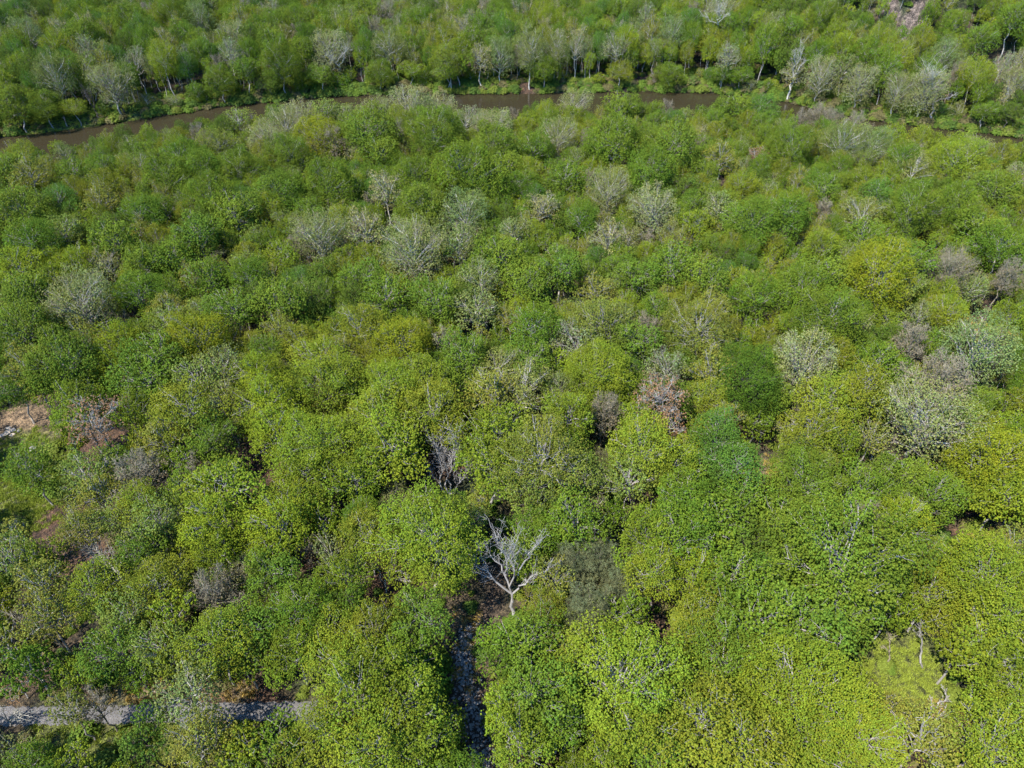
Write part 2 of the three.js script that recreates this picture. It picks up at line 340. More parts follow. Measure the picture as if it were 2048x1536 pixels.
// ------------------------------------------------------------------ the trees one can pick out: [x, y, reach] in the photograph, crown centre
const stand = {
  lime: [[430, 1110, 45], [190, 1185, 50], [320, 1180, 55], [345, 1235, 45], [160, 1345, 32], [430, 1290, 58], [345, 1330, 40], [490, 1322, 42], [500, 1505, 45], [735, 1080, 50], [860, 1085, 86], [690, 1155, 45], [590, 1300, 52], [655, 1262, 52], [745, 1270, 52], [690, 1335, 62], [770, 1355, 62], [720, 1405, 80], [812, 1412, 76], [655, 1465, 62], [760, 1492, 72], [848, 1488, 60],
    [1014, 1432, 44], [1290, 1080, 52], [1310, 1150, 48], [1400, 1262, 60], [1250, 1370, 108], [1040, 1482, 62], [1400, 1445, 82], [1490, 1490, 80], [1602, 1392, 98], [1960, 1175, 82], [1856, 1200, 54], [1926, 1300, 46], [2010, 1240, 62], [1990, 1340, 70], [2035, 1415, 60], [1980, 1490, 70], [1600, 1478, 80], [1720, 1475, 70], [1830, 1150, 36],
    [160, 820, 48], [380, 830, 60], [145, 880, 26], [270, 830, 38], [600, 690, 42], [640, 722, 55], [720, 665, 50], [670, 780, 62], [780, 790, 60], [850, 782, 60], [870, 835, 58], [760, 845, 60], [640, 905, 70], [610, 962, 60], [700, 965, 52], [985, 870, 60], [985, 935, 62], [590, 1005, 50], [1200, 752, 62], [1110, 730, 32], [1135, 840, 50], [1280, 852, 45], [1285, 905, 58], [1345, 945, 55], [1660, 800, 52], [1725, 792, 50], [1620, 872, 50], [2010, 640, 36], [210, 378, 36], [1910, 330, 60], [95, 338, 32], [1640, 502, 42]],
  yellow: [[430, 1055, 58], [562, 1058, 60], [1385, 1160, 52], [240, 690, 46], [400, 690, 60], [225, 742, 36], [520, 760, 46], [805, 700, 60], [540, 815, 55], [560, 872, 58], [780, 902, 60], [460, 980, 64], [1980, 932, 70], [2005, 992, 50], [40, 540, 52], [112, 532, 36], [162, 532, 40], [640, 282, 50], [570, 515, 36], [1390, 452, 36], [1750, 562, 68], [1800, 1052, 50]],
  green: [[95, 1130, 36], [285, 1100, 42], [230, 1310, 52], [65, 1340, 42], [275, 1350, 30], [490, 1268, 60], [650, 1060, 38], [545, 1150, 52], [600, 1230, 56], [840, 1242, 58], [832, 1322, 46], [560, 1478, 48], [1012, 1290, 42], [1050, 1108, 46], [1150, 1050, 52], [1350, 1080, 62], [1420, 1050, 68], [1460, 1172, 60], [1250, 1235, 42], [1060, 1290, 60], [1080, 1400, 68], [1115, 1450, 58], [1290, 1490, 60], [1440, 1325, 88], [1500, 1258, 76], [1680, 1132, 122], [1560, 1050, 52], [1930, 1120, 42], [1600, 1262, 78], [1688, 1232, 62], [1780, 1218, 40],
    [60, 670, 60], [130, 735, 60], [310, 720, 52], [290, 765, 56], [30, 782, 36], [92, 770, 32], [66, 945, 42], [225, 925, 30], [370, 925, 36], [430, 880, 42], [930, 715, 46], [1070, 660, 52], [1270, 690, 46], [1060, 722, 48], [1360, 1002, 50], [1480, 1002, 52], [1650, 650, 70], [1750, 730, 42], [1600, 982, 70], [1720, 985, 42], [1800, 962, 42], [1862, 1000, 40],
    [30, 340, 40], [300, 308, 30], [360, 314, 40], [340, 362, 52], [205, 340, 34], [150, 352, 36], [45, 432, 60], [282, 432, 45], [330, 425, 30], [400, 350, 46], [482, 350, 50], [420, 402, 50], [472, 432, 50], [395, 472, 50], [232, 490, 48], [60, 490, 50], [290, 532, 40], [350, 522, 46], [420, 560, 40], [492, 560, 40], [60, 592, 50], [280, 592, 50], [462, 622, 50], [740, 270, 60], [835, 250, 42], [872, 282, 66], [760, 312, 40], [582, 322, 50], [660, 372, 50], [560, 392, 50], [832, 362, 50], [932, 352, 68], [982, 302, 50], [1010, 342, 40], [842, 422, 50], [722, 562, 46], [772, 602, 50], [872, 602, 50], [560, 612, 50], [1000, 522, 50],
    [1060, 302, 40], [1045, 372, 36], [1232, 292, 60], [1130, 362, 40], [1342, 302, 58], [1302, 352, 52], [1160, 442, 36], [1342, 542, 50], [1120, 542, 50], [1050, 572, 50], [1272, 562, 46], [1402, 562, 50], [1502, 602, 46], [1500, 452, 56], [1580, 302, 50], [1800, 322, 36], [1642, 382, 40], [1572, 432, 50], [1822, 432, 60], [1902, 422, 50], [1992, 392, 54], [1822, 532, 50], [1722, 482, 46], [1652, 562, 50], [1602, 592, 58], [2002, 502, 50], [1962, 472, 48], [1240, 222, 38], [1470, 220, 36]],
  deep: [[135, 1362, 32], [700, 1210, 38], [1000, 1325, 44], [1480, 1092, 52], [110, 662, 42], [730, 922, 32], [1490, 772, 60], [290, 1482, 45], [620, 602, 42], [1372, 382, 42], [640, 560, 40], [230, 460, 36], [520, 600, 36]],
  mint: [[1440, 882, 46], [1455, 952, 55], [1522, 222, 36], [115, 412, 42], [1760, 402, 46], [950, 380, 36], [280, 30, 30]],
  olive: [[25, 1085, 40], [30, 1125, 45], [160, 1060, 42], [230, 1045, 42], [312, 1050, 50], [90, 1180, 55], [100, 1238, 50], [250, 1240, 52], [330, 1300, 50], [20, 1290, 46], [400, 1490, 60], [135, 1418, 36], [1108, 1160, 40], [1130, 1290, 46], [1772, 1428, 34], [1838, 1476, 68], [2030, 1090, 38], [170, 690, 42], [60, 742, 50], [345, 655, 42], [400, 765, 50], [178, 958, 48], [205, 992, 50], [330, 882, 46], [560, 670, 38], [690, 715, 38], [985, 792, 58], [1200, 660, 58], [1402, 670, 68], [1420, 752, 50], [1090, 932, 78], [1062, 982, 58], [1160, 962, 50], [1260, 965, 50], [62, 352, 42], [200, 405, 40], [440, 300, 46], [340, 622, 40], [390, 562, 32], [1190, 592, 46], [1422, 622, 42], [235, 308, 24], [320, 314, 26], [1440, 322, 40], [650, 228, 38], [480, 245, 36], [130, 470, 45], [1740, 882, 32], [660, 800, 36]],
  silver: [[668, 1110, 38], [450, 740, 46], [450, 815, 46], [1000, 742, 46], [1050, 782, 58], [932, 442, 60], [922, 492, 45], [952, 622, 50], [960, 562, 45], [1432, 422, 46], [1030, 472, 40], [1682, 292, 50], [1742, 292, 50], [1812, 312, 40], [1832, 342, 44], [1720, 432, 46], [1952, 712, 74], [2040, 350, 34], [700, 238, 38], [848, 205, 36], [390, 1395, 64]],
  pale: [[545, 1512, 32], [170, 615, 74], [890, 690, 32], [1150, 690, 50], [1850, 852, 94], [1600, 742, 62], [222, 532, 38], [572, 252, 50], [532, 282, 46], [772, 386, 46], [985, 262, 50], [642, 482, 60], [730, 462, 50], [826, 512, 76], [1116, 286, 46], [1216, 392, 50], [1080, 422, 42], [1300, 432, 56], [1220, 482, 46], [195, 308, 26], [478, 670, 24], [1330, 742, 40], [720, 310, 30], [1150, 205, 42], [820, 210, 46], [880, 225, 42], [1960, 285, 40], [602, 236, 42], [752, 216, 40], [935, 238, 36]],
  brown: [[200, 845, 55], [1315, 802, 54], [1340, 852, 32], [1512, 322, 32], [1675, 405, 24], [40, 1378, 26], [888, 1256, 20]],
  cedar: [[1152, 1138, 46], [1200, 1132, 44], [1250, 1180, 44], [1178, 1222, 52], [790, 1005, 38], [565, 745, 28], [1210, 922, 26]],
  bare: [[435, 1195, 48], [620, 1112, 26], [275, 960, 52], [1205, 832, 38], [1870, 762, 58], [1820, 690, 40], [1892, 552, 56], [2010, 562, 34], [1720, 1050, 42], [200, 1420, 36], [1650, 232, 38], [1712, 252, 28], [662, 292, 42], [1640, 432, 32], [385, 950, 32], [1655, 1045, 20], [1292, 1465, 18]],
};
const FORMS = { lime: 'broadleaf', yellow: 'broadleaf', green: 'broadleaf', deep: 'broadleaf', mint: 'broadleaf', olive: 'thin-leaved', silver: 'open', pale: 'open', brown: 'open', cedar: 'evergreen', bare: 'leafless' };
const NAMES = { cedar: 'cedar_tree', bare: 'bare_tree', pale: 'pale_tree', silver: 'silver_tree', brown: 'brown_tree', olive: 'olive_green_tree', yellow: 'yellow_green_tree', lime: 'lime_green_tree', mint: 'mint_green_tree', green: 'green_tree', deep: 'dark_green_tree' };
// what one can find at once, to tell the trees by
const landmarks = [['the forked dead tree', 1010, 1160], ['the grey cedars', 1195, 1165], ['the gravel road', 330, 1425], ['the leaning white snag', 205, 1110], ['the dirt clearing', 50, 865], ['the rusty clearing tree', 200, 845], ['the white-limbed tree', 170, 612], ['the bare upright tree', 895, 945], ['the big rusty brown tree', 1315, 805], ['the white-trunked tree', 1850, 850], ['the half-bare pale tree', 1600, 740], ['the bright grass glade', 1805, 1320], ['the bare grey thicket', 1890, 552], ['the pale domed tree', 1300, 430], ['the dark-trunked tree', 826, 512], ['the bare grey road tree', 435, 1195], ['the lone dark cedar', 790, 1005], ['the river bend', 120, 282], ['the open river', 1010, 205], ['the scree slope', 1810, 60], ['the round yellow tree', 570, 515], ['the rocky gully', 930, 1320], ['the forked white snag', 775, 1170], ['the straw-coloured thicket', 1515, 955], ['the mint tree by water', 1522, 222], ['the white riverside tree', 1650, 232], ['the twin white trunks', 1850, 210], ['the curled fallen snag', 1870, 1410], ['the white three-limbed tree', 1965, 1245], ['the gravel spit', 930, 185]];
const labelled = [];
function describe(o, px, py, size, kind, shift) { labelled.push({ o, px, py, size, kind }); }
function finishLabels() {
  const by = new Map();
  for (const t of labelled) {
    const near = landmarks.map(([name, x, y]) => ({ name, x, y, d: Math.hypot(x - t.px, y - t.py) })).sort((a, b) => a.d - b.d);
    const A = near[0], dx = t.px - A.x, dy = t.py - A.y;
    let best = null;
    for (const B of near.slice(1, 9)) { const bx = B.x - A.x, by_ = B.y - A.y, L = Math.hypot(bx, by_), c = A.d < 8 ? -L : (dx * bx + dy * by_) / (A.d * L); if (!best || c > best.c) best = { B, c }; }
    t.key = [t.size, KINDS[t.kind].word, FORMS[t.kind], A.name, best.B.name].join('|'); t.A = A; t.B = best.B;
    if (!by.has(t.key)) by.set(t.key, []);
    by.get(t.key).push(t);
  }
  const nth = ['nearest', 'second', 'third', 'fourth', 'fifth', 'sixth', 'seventh', 'eighth'];
  for (const list of by.values()) {
    list.sort((a, b) => a.A.d - b.A.d);
    list.forEach((t, i) => {
      const size = t.size === 'medium' ? '' : t.size === 'large' ? 'broad ' : 'small ', form = KINDS[t.kind].word + ' tree';
      t.o.userData.label = list.length === 1 ? `${size}${form} beside ${t.A.name} towards ${t.B.name}` : `${nth[i]} ${size}${form} from ${t.A.name} towards ${t.B.name}`;
    });
  }
}
const spots = [];                                           // where a tree stands, with its reach, so that others keep off
const pick = rand(4242);
function plant(kind, px, py, reach, beyond) {
  reach *= beyond ? 0.84 : lerp(0.82, 1, smoothstep(py, 420, 900));
  const low = kind === 'brown' && reach < 30 || reach < 24;
  let g = toGround(px, py, 12), depth = project(g)[2], R = reach * depth / F;
  let Ht = low ? R * 2 : clamp(9 + R * 1.65 + (pick() - 0.5) * 4, 7, 29);
  if (kind === 'cedar') Ht = R * 2.9;
  if (beyond) Ht *= 1.15;
  const size = R < 4 ? 'small' : R < 6.9 ? 'medium' : 'large', list = protos[kind + size] ?? protos[kind + 'medium'], proto = list[Math.floor(pick() * list.length)];
  for (let k = 0; k < 3; k++) { g = toGround(px, py, Ht * proto.mid / proto.H); depth = project(g.clone().setY(g.y + Ht * 0.6))[2]; R = reach * depth / F; }
  for (let k = 0; k < 14; k++) { const d = g.z - bankZ(g.x); if (beyond ? d < -3 : d > WIDTH + 2) break; Ht *= beyond ? 0.93 : 1.07; g = toGround(px, py, Ht * proto.mid / proto.H); }
  const s = R / proto.R * 1.02, shore = g.z - bankZ(g.x) - WIDTH, sy = clamp(Ht / proto.H, s * 0.78, s * (shore > 0 && shore < 45 ? 1.05 : 1.6));
  const o = new THREE.Group();
  o.name = numbered(NAMES[kind]);
  const trunk = shade(new THREE.Mesh(proto.wood, barkMat)), crown = shade(new THREE.Mesh(proto.crown, leafMat));
  trunk.name = 'trunk'; crown.name = 'crown';
  o.add(trunk, crown);
  o.position.copy(g); o.scale.set(s, sy, s); o.rotation.y = pick() * 6.283;
  tag(o, null, low ? 'shrub' : 'tree', FORMS[kind] + ' trees of the wood');
  scene.add(o);
  describe(o, px, py, size, kind);
  spots.push({ x: g.x, z: g.z, R });
  return o;
}
for (const kind in stand) for (const [x, y, reach] of stand[kind]) plant(kind, x, y, reach);

// far-bank trees one can tell apart
const across = {
  pale: [[660, 110, 42], [1850, 190, 45], [1590, 150, 30], [1720, 175, 36], [1795, 185, 36], [470, 95, 38], [225, 175, 48], [2030, 175, 36], [1440, 45, 34], [1640, 160, 34], [1455, 120, 30], [1230, 100, 30], [960, 120, 30]],
  silver: [[1060, 110, 40], [1110, 110, 34], [1340, 85, 34], [780, 100, 38], [400, 55, 34], [900, 130, 34], [1000, 120, 32], [60, 90, 36], [110, 160, 40], [1690, 140, 30], [1880, 130, 36]],
  green: [[740, 40, 36], [560, 130, 40], [490, 140, 30], [440, 165, 34], [30, 210, 44], [90, 215, 40], [180, 90, 40], [270, 60, 40], [350, 45, 38], [600, 60, 40], [640, 150, 30], [760, 150, 34], [1000, 45, 34], [1180, 50, 32], [1090, 140, 32], [1340, 150, 32], [1440, 170, 26], [1480, 160, 26], [1970, 228, 28], [1742, 75, 22], [1862, 98, 22], [1890, 80, 26], [1960, 80, 34], [2030, 40, 34], [1640, 40, 32], [1580, 60, 30], [1560, 110, 28]],
  lime: [[150, 220, 26], [895, 130, 36], [915, 110, 30], [1240, 150, 28], [1100, 60, 30], [1160, 70, 28], [1420, 90, 30], [1290, 110, 28], [1370, 20, 28], [1500, 90, 28], [1060, 60, 28], [820, 140, 26]],
  deep: [[620, 95, 34], [1200, 20, 26], [1530, 30, 28], [1720, 40, 24], [2020, 225, 30], [540, 165, 30]],
};
for (const kind in across) for (const [x, y, reach] of across[kind]) plant(kind, x, y, reach, true);

// ------------------------------------------------------------------ dead trees and snags, limb by limb
function dead(name, label, category, base, bark, girth, limbs, seed, forkAt) {
  const r = rand(seed), g = toGround(base[0], base[1]), o = new THREE.Group(), tone = barkTone(bark, r);
  o.name = numbered(name);
  const fork = forkAt ? local(forkAt) : V(0, 4, 0);
  function local([px, py, h]) { const d = sight(px, py), t = (g.y + h - EYE) / d.y; return V(d.x * t - g.x, h, d.z * t - g.z); }
  const t = new Soup();
  t.tube(bent(V(0, -0.5, 0), fork, 0, r, 5), girth, girth * 0.72, 8, tone);
  const trunk = shade(new THREE.Mesh(t.build(), barkMat)); trunk.name = 'trunk'; o.add(trunk);
  for (const [from, tip, w] of limbs) {
    const s = new Soup(), a = from ? local(from) : fork, b = local(tip), path = bent(a, b, 0.4, r, 7);
    s.tube(path, w, 0.05, 6, tone);
    const L = a.distanceTo(b);
    for (let k = 0; k < 8 + L * 0.9; k++) {
      const u = 0.3 + 0.65 * r(), i = Math.min(6, Math.floor(u * 7)), q = path[i].clone().lerp(path[i + 1], u * 7 - i), dir = b.clone().sub(a).normalize().add(V(r() - 0.5, r() - 0.3, r() - 0.5).multiplyScalar(1.7)).normalize();
      const e = q.clone().addScaledVector(dir, L * (0.14 + 0.25 * r())), twig = bent(q, e, 0.1, r, 4);
      s.tube(twig, Math.max(0.035, w * 0.32 * (1.1 - u)), 0.022, 4, tone);
      for (let m = 0; m < 4; m++) { const c = twig[2].clone().lerp(e, r() * 0.7); s.tube([c, c.clone().add(V(r() - 0.5, r() - 0.35, r() - 0.5).multiplyScalar(L * 0.2))], 0.026, 0.012, 3, tone); }
    }
    const limb = shade(new THREE.Mesh(s.build(), barkMat)); limb.name = 'limb'; o.add(limb);
  }
  o.position.copy(g);
  scene.add(tag(o, label, category));
  spots.push({ x: g.x, z: g.z, R: 1.5 });
  return o;
}
dead('dead_tree', 'tall grey dead tree with forked leafless limbs beside the rocky gully', 'dead tree', [1028, 1245], 'dead', 0.36, [[null, [930, 1106, 15], 0.22], [null, [992, 1070, 19], 0.2], [null, [1022, 1074, 19], 0.17], [null, [1096, 1136, 13], 0.18], [[975, 1140, 11], [955, 1092, 15], 0.12], [[1036, 1150, 10], [1082, 1078, 18], 0.16], [[985, 1158, 9], [935, 1140, 10], 0.15], [[1012, 1150, 10], [968, 1085, 16], 0.15]], 11, [1024, 1188, 6]);
dead('dead_tree', 'white dead snag with crooked limbs leaning over the dark lower-left woods', 'dead tree', [252, 1168], 'white', 0.3, [[null, [158, 1088, 8], 0.2], [null, [170, 1076, 9.5], 0.17], [null, [178, 1074, 10], 0.15], [[236, 1142, 3], [216, 1090, 8], 0.16], [[240, 1132, 4], [262, 1084, 8], 0.13], [[205, 1118, 5], [160, 1098, 7], 0.12]], 12, [240, 1150, 2]);
dead('dead_tree', 'bare grey dead tree with thin upright limbs in a small brown gap', 'dead tree', [900, 1006], 'dead', 0.26, [[null, [876, 872, 16], 0.16], [null, [905, 868, 17], 0.17], [null, [940, 938, 11], 0.14], [[884, 980, 3], [852, 930, 9], 0.13], [[890, 985, 3], [868, 885, 14], 0.13], [[905, 950, 7], [918, 880, 15], 0.12]], 13, [899, 990, 2]);
dead('dead_tree', 'forked white snag in a brown litter gap beside the largest lime crown', 'dead tree', [773, 1192], 'white', 0.22, [[null, [790, 1118, 8], 0.16], [null, [748, 1135, 7], 0.12], [[775, 1160, 4], [818, 1162, 5], 0.13], [[782, 1140, 6], [812, 1150, 6], 0.1]], 14, [771, 1172, 2]);
dead('dead_tree', 'thin white snag standing beside the big pale white-trunked tree', 'dead tree', [1742, 926], 'white', 0.24, [[null, [1750, 852, 9], 0.16], [null, [1738, 842, 10], 0.1], [[1748, 900, 4], [1790, 912, 4], 0.1], [[1749, 890, 5], [1768, 872, 7], 0.1]], 15, [1749, 890, 5]);
dead('dead_tree', 'slim bare pole trunk standing at the upper-left edge of the grass glade', 'dead tree', [1778, 1340], 'tan', 0.17, [[null, [1777, 1268, 7.5], 0.12], [[1778, 1302, 4], [1762, 1296, 5], 0.05]], 16, [1778, 1304, 4]);
dead('dead_tree', 'straight pale pole trunk rising at the far right edge of the grass glade', 'dead tree', [1846, 1338], 'dead', 0.19, [[null, [1838, 1240, 10], 0.15]], 17, [1842, 1295, 4]);
dead('fallen_snag', 'curled grey fallen limb lying in the open below the grass glade', 'fallen limb', [1852, 1442], 'dead', 0.26, [[null, [1895, 1395, 2.4], 0.2], [[1894, 1396, 2.4], [1882, 1374, 4], 0.13], [[1862, 1425, 2], [1862, 1398, 3.2], 0.12]], 18, [1862, 1422, 1.6]);
dead('dead_tree', 'white three-limbed trunk showing among lime crowns above the grass glade', 'dead tree', [1948, 1292], 'white', 0.34, [[null, [2012, 1212, 15], 0.24], [null, [1998, 1258, 12], 0.18], [null, [1952, 1222, 14], 0.18], [[1962, 1262, 9], [1986, 1246, 13], 0.13]], 19, [1950, 1275, 8]);
dead('dead_tree', 'white crooked limb lying across green crowns near the broad green dome', 'dead tree', [1440, 1145], 'white', 0.26, [[null, [1425, 1080, 15], 0.22], [null, [1444, 1138, 12], 0.16], [[1410, 1122, 11], [1416, 1092, 14], 0.12]], 20, [1392, 1118, 9.5]);
dead('dead_tree', 'pale double trunk under the green crown beside the broad green dome', 'dead tree', [1558, 1142], 'dead', 0.4, [[null, [1580, 1078, 12], 0.22], [null, [1566, 1072, 12], 0.24], [[1562, 1120, 4], [1588, 1110, 6], 0.12]], 21, [1562, 1118, 4]);
dead('dead_tree', 'grey slanting trunk with bare limbs in the olive wood left of the gravel road', 'dead tree', [150, 1322], 'tan', 0.28, [[null, [70, 1225, 11], 0.17], [null, [20, 1222, 11], 0.15], [[115, 1278, 5], [48, 1232, 9], 0.13]], 22, [128, 1295, 3]);
dead('dead_tree', 'white leaning riverside trunk with a forked top on the far bank', 'dead tree', [1575, 202], 'white', 0.5, [[null, [1600, 98, 26], 0.3], [[1588, 150, 14], [1612, 120, 22], 0.2], [[1590, 130, 18], [1588, 100, 26], 0.2]], 23, [1584, 165, 9]);
dead('dead_tree', 'slanting white trunk leaning over the water below the hillside', 'dead tree', [1630, 204], 'white', 0.45, [[null, [1665, 145, 15], 0.3], [[1648, 170, 8], [1640, 140, 15], 0.2]], 24, [1642, 178, 6]);
dead('dead_tree', 'tall white trunk standing nearest the river bend under the hillside', 'dead tree', [1846, 232], 'white', 0.55, [[null, [1866, 140, 24], 0.34], [null, [1852, 130, 26], 0.26], [[1862, 160, 18], [1890, 138, 24], 0.22]], 25, [1856, 185, 11]);
dead('dead_tree', 'thick grey trunk rooted at the waterline beside the tall white trunk', 'dead tree', [1862, 246], 'dead', 0.55, [[null, [1884, 165, 18], 0.34], [null, [1912, 190, 14], 0.26], [[1868, 190, 13], [1855, 165, 18], 0.2]], 26, [1866, 205, 9]);
dead('dead_tree', 'white broken trunk standing tall among far-bank trees above the open river', 'dead tree', [1448, 156], 'white', 0.4, [[null, [1452, 100, 17], 0.28], [[1450, 125, 10], [1468, 105, 16], 0.2]], 27, [1449, 125, 9]);
dead('dead_tree', 'white spreading bare tree high in the far-bank wood', 'dead tree', [1437, 74], 'white', 0.4, [[null, [1438, 12, 24], 0.28], [[1436, 50, 11], [1405, 32, 16], 0.2], [[1437, 45, 13], [1462, 28, 18], 0.2]], 28, [1437, 50, 11]);
dead('dead_tree', 'white trunk with wide forked limbs in the pale far-bank tree', 'dead tree', [682, 155], 'white', 0.45, [[null, [655, 108, 18], 0.28], [null, [692, 95, 20], 0.26], [[672, 125, 12], [690, 105, 17], 0.18]], 29, [680, 138, 8]);
dead('dead_tree', 'slim white snag on the left of the river shelf by the spit of grass', 'dead tree', [134, 252], 'dead', 0.3, [[null, [128, 236, 5], 0.2]], 30, [131, 245, 2]);
dead('dead_tree', 'black leaning trunk over the far bank at the wide brown river bend', 'dead tree', [250, 226], 'dark', 0.4, [[null, [228, 180, 13], 0.28], [[242, 208, 6], [255, 175, 13], 0.2], [[236, 195, 9], [205, 170, 16], 0.2]], 31, [240, 204, 6]);
dead('dead_tree', 'black slanting trunk left of the other dark trunk above the grassy bank', 'dead tree', [205, 246], 'dark', 0.4, [[null, [158, 165, 19], 0.28], [[190, 222, 5], [180, 180, 15], 0.2]], 32, [190, 222, 5]);
dead('dead_tree', 'bare white limbs sprawling beside the road at its shaded end', 'dead tree', [22, 1452], 'white', 0.16, [[null, [0, 1412, 4], 0.1], [null, [40, 1420, 4], 0.1], [null, [-20, 1430, 4], 0.1], [null, [58, 1432, 3.5], 0.08]], 33, [20, 1442, 1]);

// ------------------------------------------------------------------ woods that read as one mass
function scatterTrees(name, label, list) {
  const holder = new THREE.Group();
  holder.name = name;
  tag(holder, label, 'woodland', null, 'stuff');
  const by = new Map();
  for (const t of list) { if (!by.has(t.proto)) by.set(t.proto, []); by.get(t.proto).push(t); }
  const m = new THREE.Matrix4(), q = new THREE.Quaternion(), up = V(0, 1, 0), c = new THREE.Color();
  for (const [proto, group] of by) for (const [geo, mat, part] of [[proto.crown, leafMat, 'crown'], [proto.wood, barkMat, 'trunk']]) {
    const im = shade(new THREE.InstancedMesh(geo, mat, group.length));
    im.name = part; im.userData.kind = 'stuff';
    group.forEach((t, i) => { m.compose(V(t.x, t.y - 0.1, t.z), q.setFromAxisAngle(up, t.turn), V(t.s, t.sy, t.s)); im.setMatrixAt(i, m); });
    holder.add(im);
  }
  scene.add(holder);
}
const sow = rand(99);
const cell = new Map(), cellKey = (x, z) => Math.floor(x / 12) + ',' + Math.floor(z / 12);
function remember(s) { const k = cellKey(s.x, s.z); if (!cell.has(k)) cell.set(k, []); cell.get(k).push(s); }
spots.forEach(remember);
function crowded(x, z, R, k) {
  const i = Math.floor(x / 12), j = Math.floor(z / 12);
  for (let a = -1; a <= 1; a++) for (let b = -1; b <= 1; b++) for (const s of cell.get((i + a) + ',' + (j + b)) ?? []) if (Math.hypot(x - s.x, z - s.z) < (s.R + R) * k) return true;
  return false;
}
function openGround(x, z, by = 1) { for (const a of patches) if (Math.hypot(x - a.p.x, z - a.p.z) < a.reach * by) return true; return false; }
const weighted = (w) => { let n = 0; for (const k in w) n += w[k]; let v = sow() * n; for (const k in w) { v -= w[k]; if (v <= 0) return k; } };
const nearFill = [], farFill = [];
const clear = [...patches.map((a) => [a.px, a.py, a.reach * F / project(a.p)[2] * 0.8]), [1010, 1190, 45], [1020, 1235, 30], [900, 985, 30], [215, 1130, 45], [775, 1175, 35], [930, 1300, 38], [930, 1345, 34], [950, 1400, 18], [972, 1510, 10], [985, 1225, 30], [1180, 1165, 70], [1185, 1245, 40], [1250, 1195, 35], [435, 1200, 45]];
for (let x = -20; x < 610; x += 25) clear.push([x, 1428, 22]);
for (let x = 240; x < 430; x += 30) clear.push([x, 1466, 16]);
for (let x = 0; x < 480; x += 30) clear.push([x, 290 - x * 0.13, 16]);
for (let x = 900; x < 1110; x += 30) clear.push([x, 207, 14]);
clear.push([1590, 232, 24], [1625, 235, 16], [1895, 280, 22], [2025, 295, 24], [1270, 197, 12], [1370, 200, 14], [1800, 262, 14]);
function hides(x, y, z, R) { const [px, py, depth] = project(V(x, y, z)), r = R * F / depth; for (const [cx, cy, cr] of clear) if (Math.hypot(px - cx, py - cy) < cr + r * 0.8) return true; return false; }
for (let n = 0; n < 26000; n++) {
  const z = -22 - sow() * 400, x = (sow() - 0.5) * 2 * (110 - z * 0.78), d = z - bankZ(x);
  if (d < WIDTH + 12) continue;
  const R = 2.1 + sow() * 2.2;
  if (crowded(x, z, R, 0.63) || hides(x, 5, z, R) || openGround(x, z, 0.95) || lineDist(roadLine, x, z) < 2.6 + R * 0.5 || lineDist(gully, x, z) < 2 + R * 0.5 && z > -112) continue;
  const size = R < 3 ? 'small' : 'medium', list = protos[weighted({ green: 5, deep: 1.2, lime: 4, olive: 2.8, silver: 0.6, pale: 0.3, bare: 0.5, mint: 0.5, yellow: 0.8 }) + size], proto = list[Math.floor(sow() * list.length)];
  const s = R / proto.R, H = lerp(4.5, 6.5, smoothstep(-z, 150, 230)) + R * 1.8 + sow() * 4;
  nearFill.push({ proto, x, z, y: height(x, z), s, sy: clamp(H / proto.H, s * 0.8, s * 1.5), turn: sow() * 6.28 });
  remember({ x, z, R });
}
for (let n = 0; n < 60000; n++) {
  const z = -250 - sow() * 640, x = (sow() - 0.5) * 2 * (90 - z * 0.78), d = z - bankZ(x);
  if (d > -5) continue;
  const edge = d > -8 || d > -14 && sow() < 0.5, hill = smoothstep(x, 60, 190) * smoothstep(-d, 20, 60);
  const R = (edge ? 2 + sow() * 2.4 : lerp(2.8 + sow() * 3.6, 2.2 + sow() * 2.4, hill));
  const y0 = height(x, z);
  if (edge && sow() < 0.72 || crowded(x, z, R, edge ? 0.4 : 0.54) || openGround(x, z, 0.9) || d < -30 && hides(x, y0 + 3, z, R)) continue;
  const bleak = fbm(x * 0.012 + 20, z * 0.012) * 2;
  const kind = weighted(hill > 0.5 ? { green: 5, lime: 3.4, deep: 1.6, olive: 2.6, bare: 0.4, brown: 0.2, yellow: 0.8 } : { green: 5, lime: 2 + bleak, deep: 1.3, olive: 2.2, silver: 2.2 - bleak, pale: 1.6 - bleak, yellow: 0.7, mint: 0.8, bare: 0.4 });
  const size = R < 3.6 ? 'small' : 'medium', list = protos[kind + size], proto = list[Math.floor(sow() * list.length)];
  const s = R / proto.R, H = lerp(edge ? 0.5 + R * (1 + 2 * sow()) : 10 + R * 2.2, 4 + R * 1.8, hill) + sow() * 5;
  farFill.push({ proto, x, z, y: y0 - (edge ? 0.32 * H : hill * 0.12 * H), s, sy: clamp(H / proto.H, s * 0.75, s * 1.7), turn: sow() * 6.28 });
  remember({ x, z, R });
}
scatterTrees('near_woodland', 'lower leafy trees crowded between the taller crowns of the near wood', nearFill);
scatterTrees('far_woodland', 'mixed green forest covering the far bank and the hillside behind the river', farFill);
console.log('individual', labelled.length, 'near fill', nearFill.length, 'far fill', farFill.length);

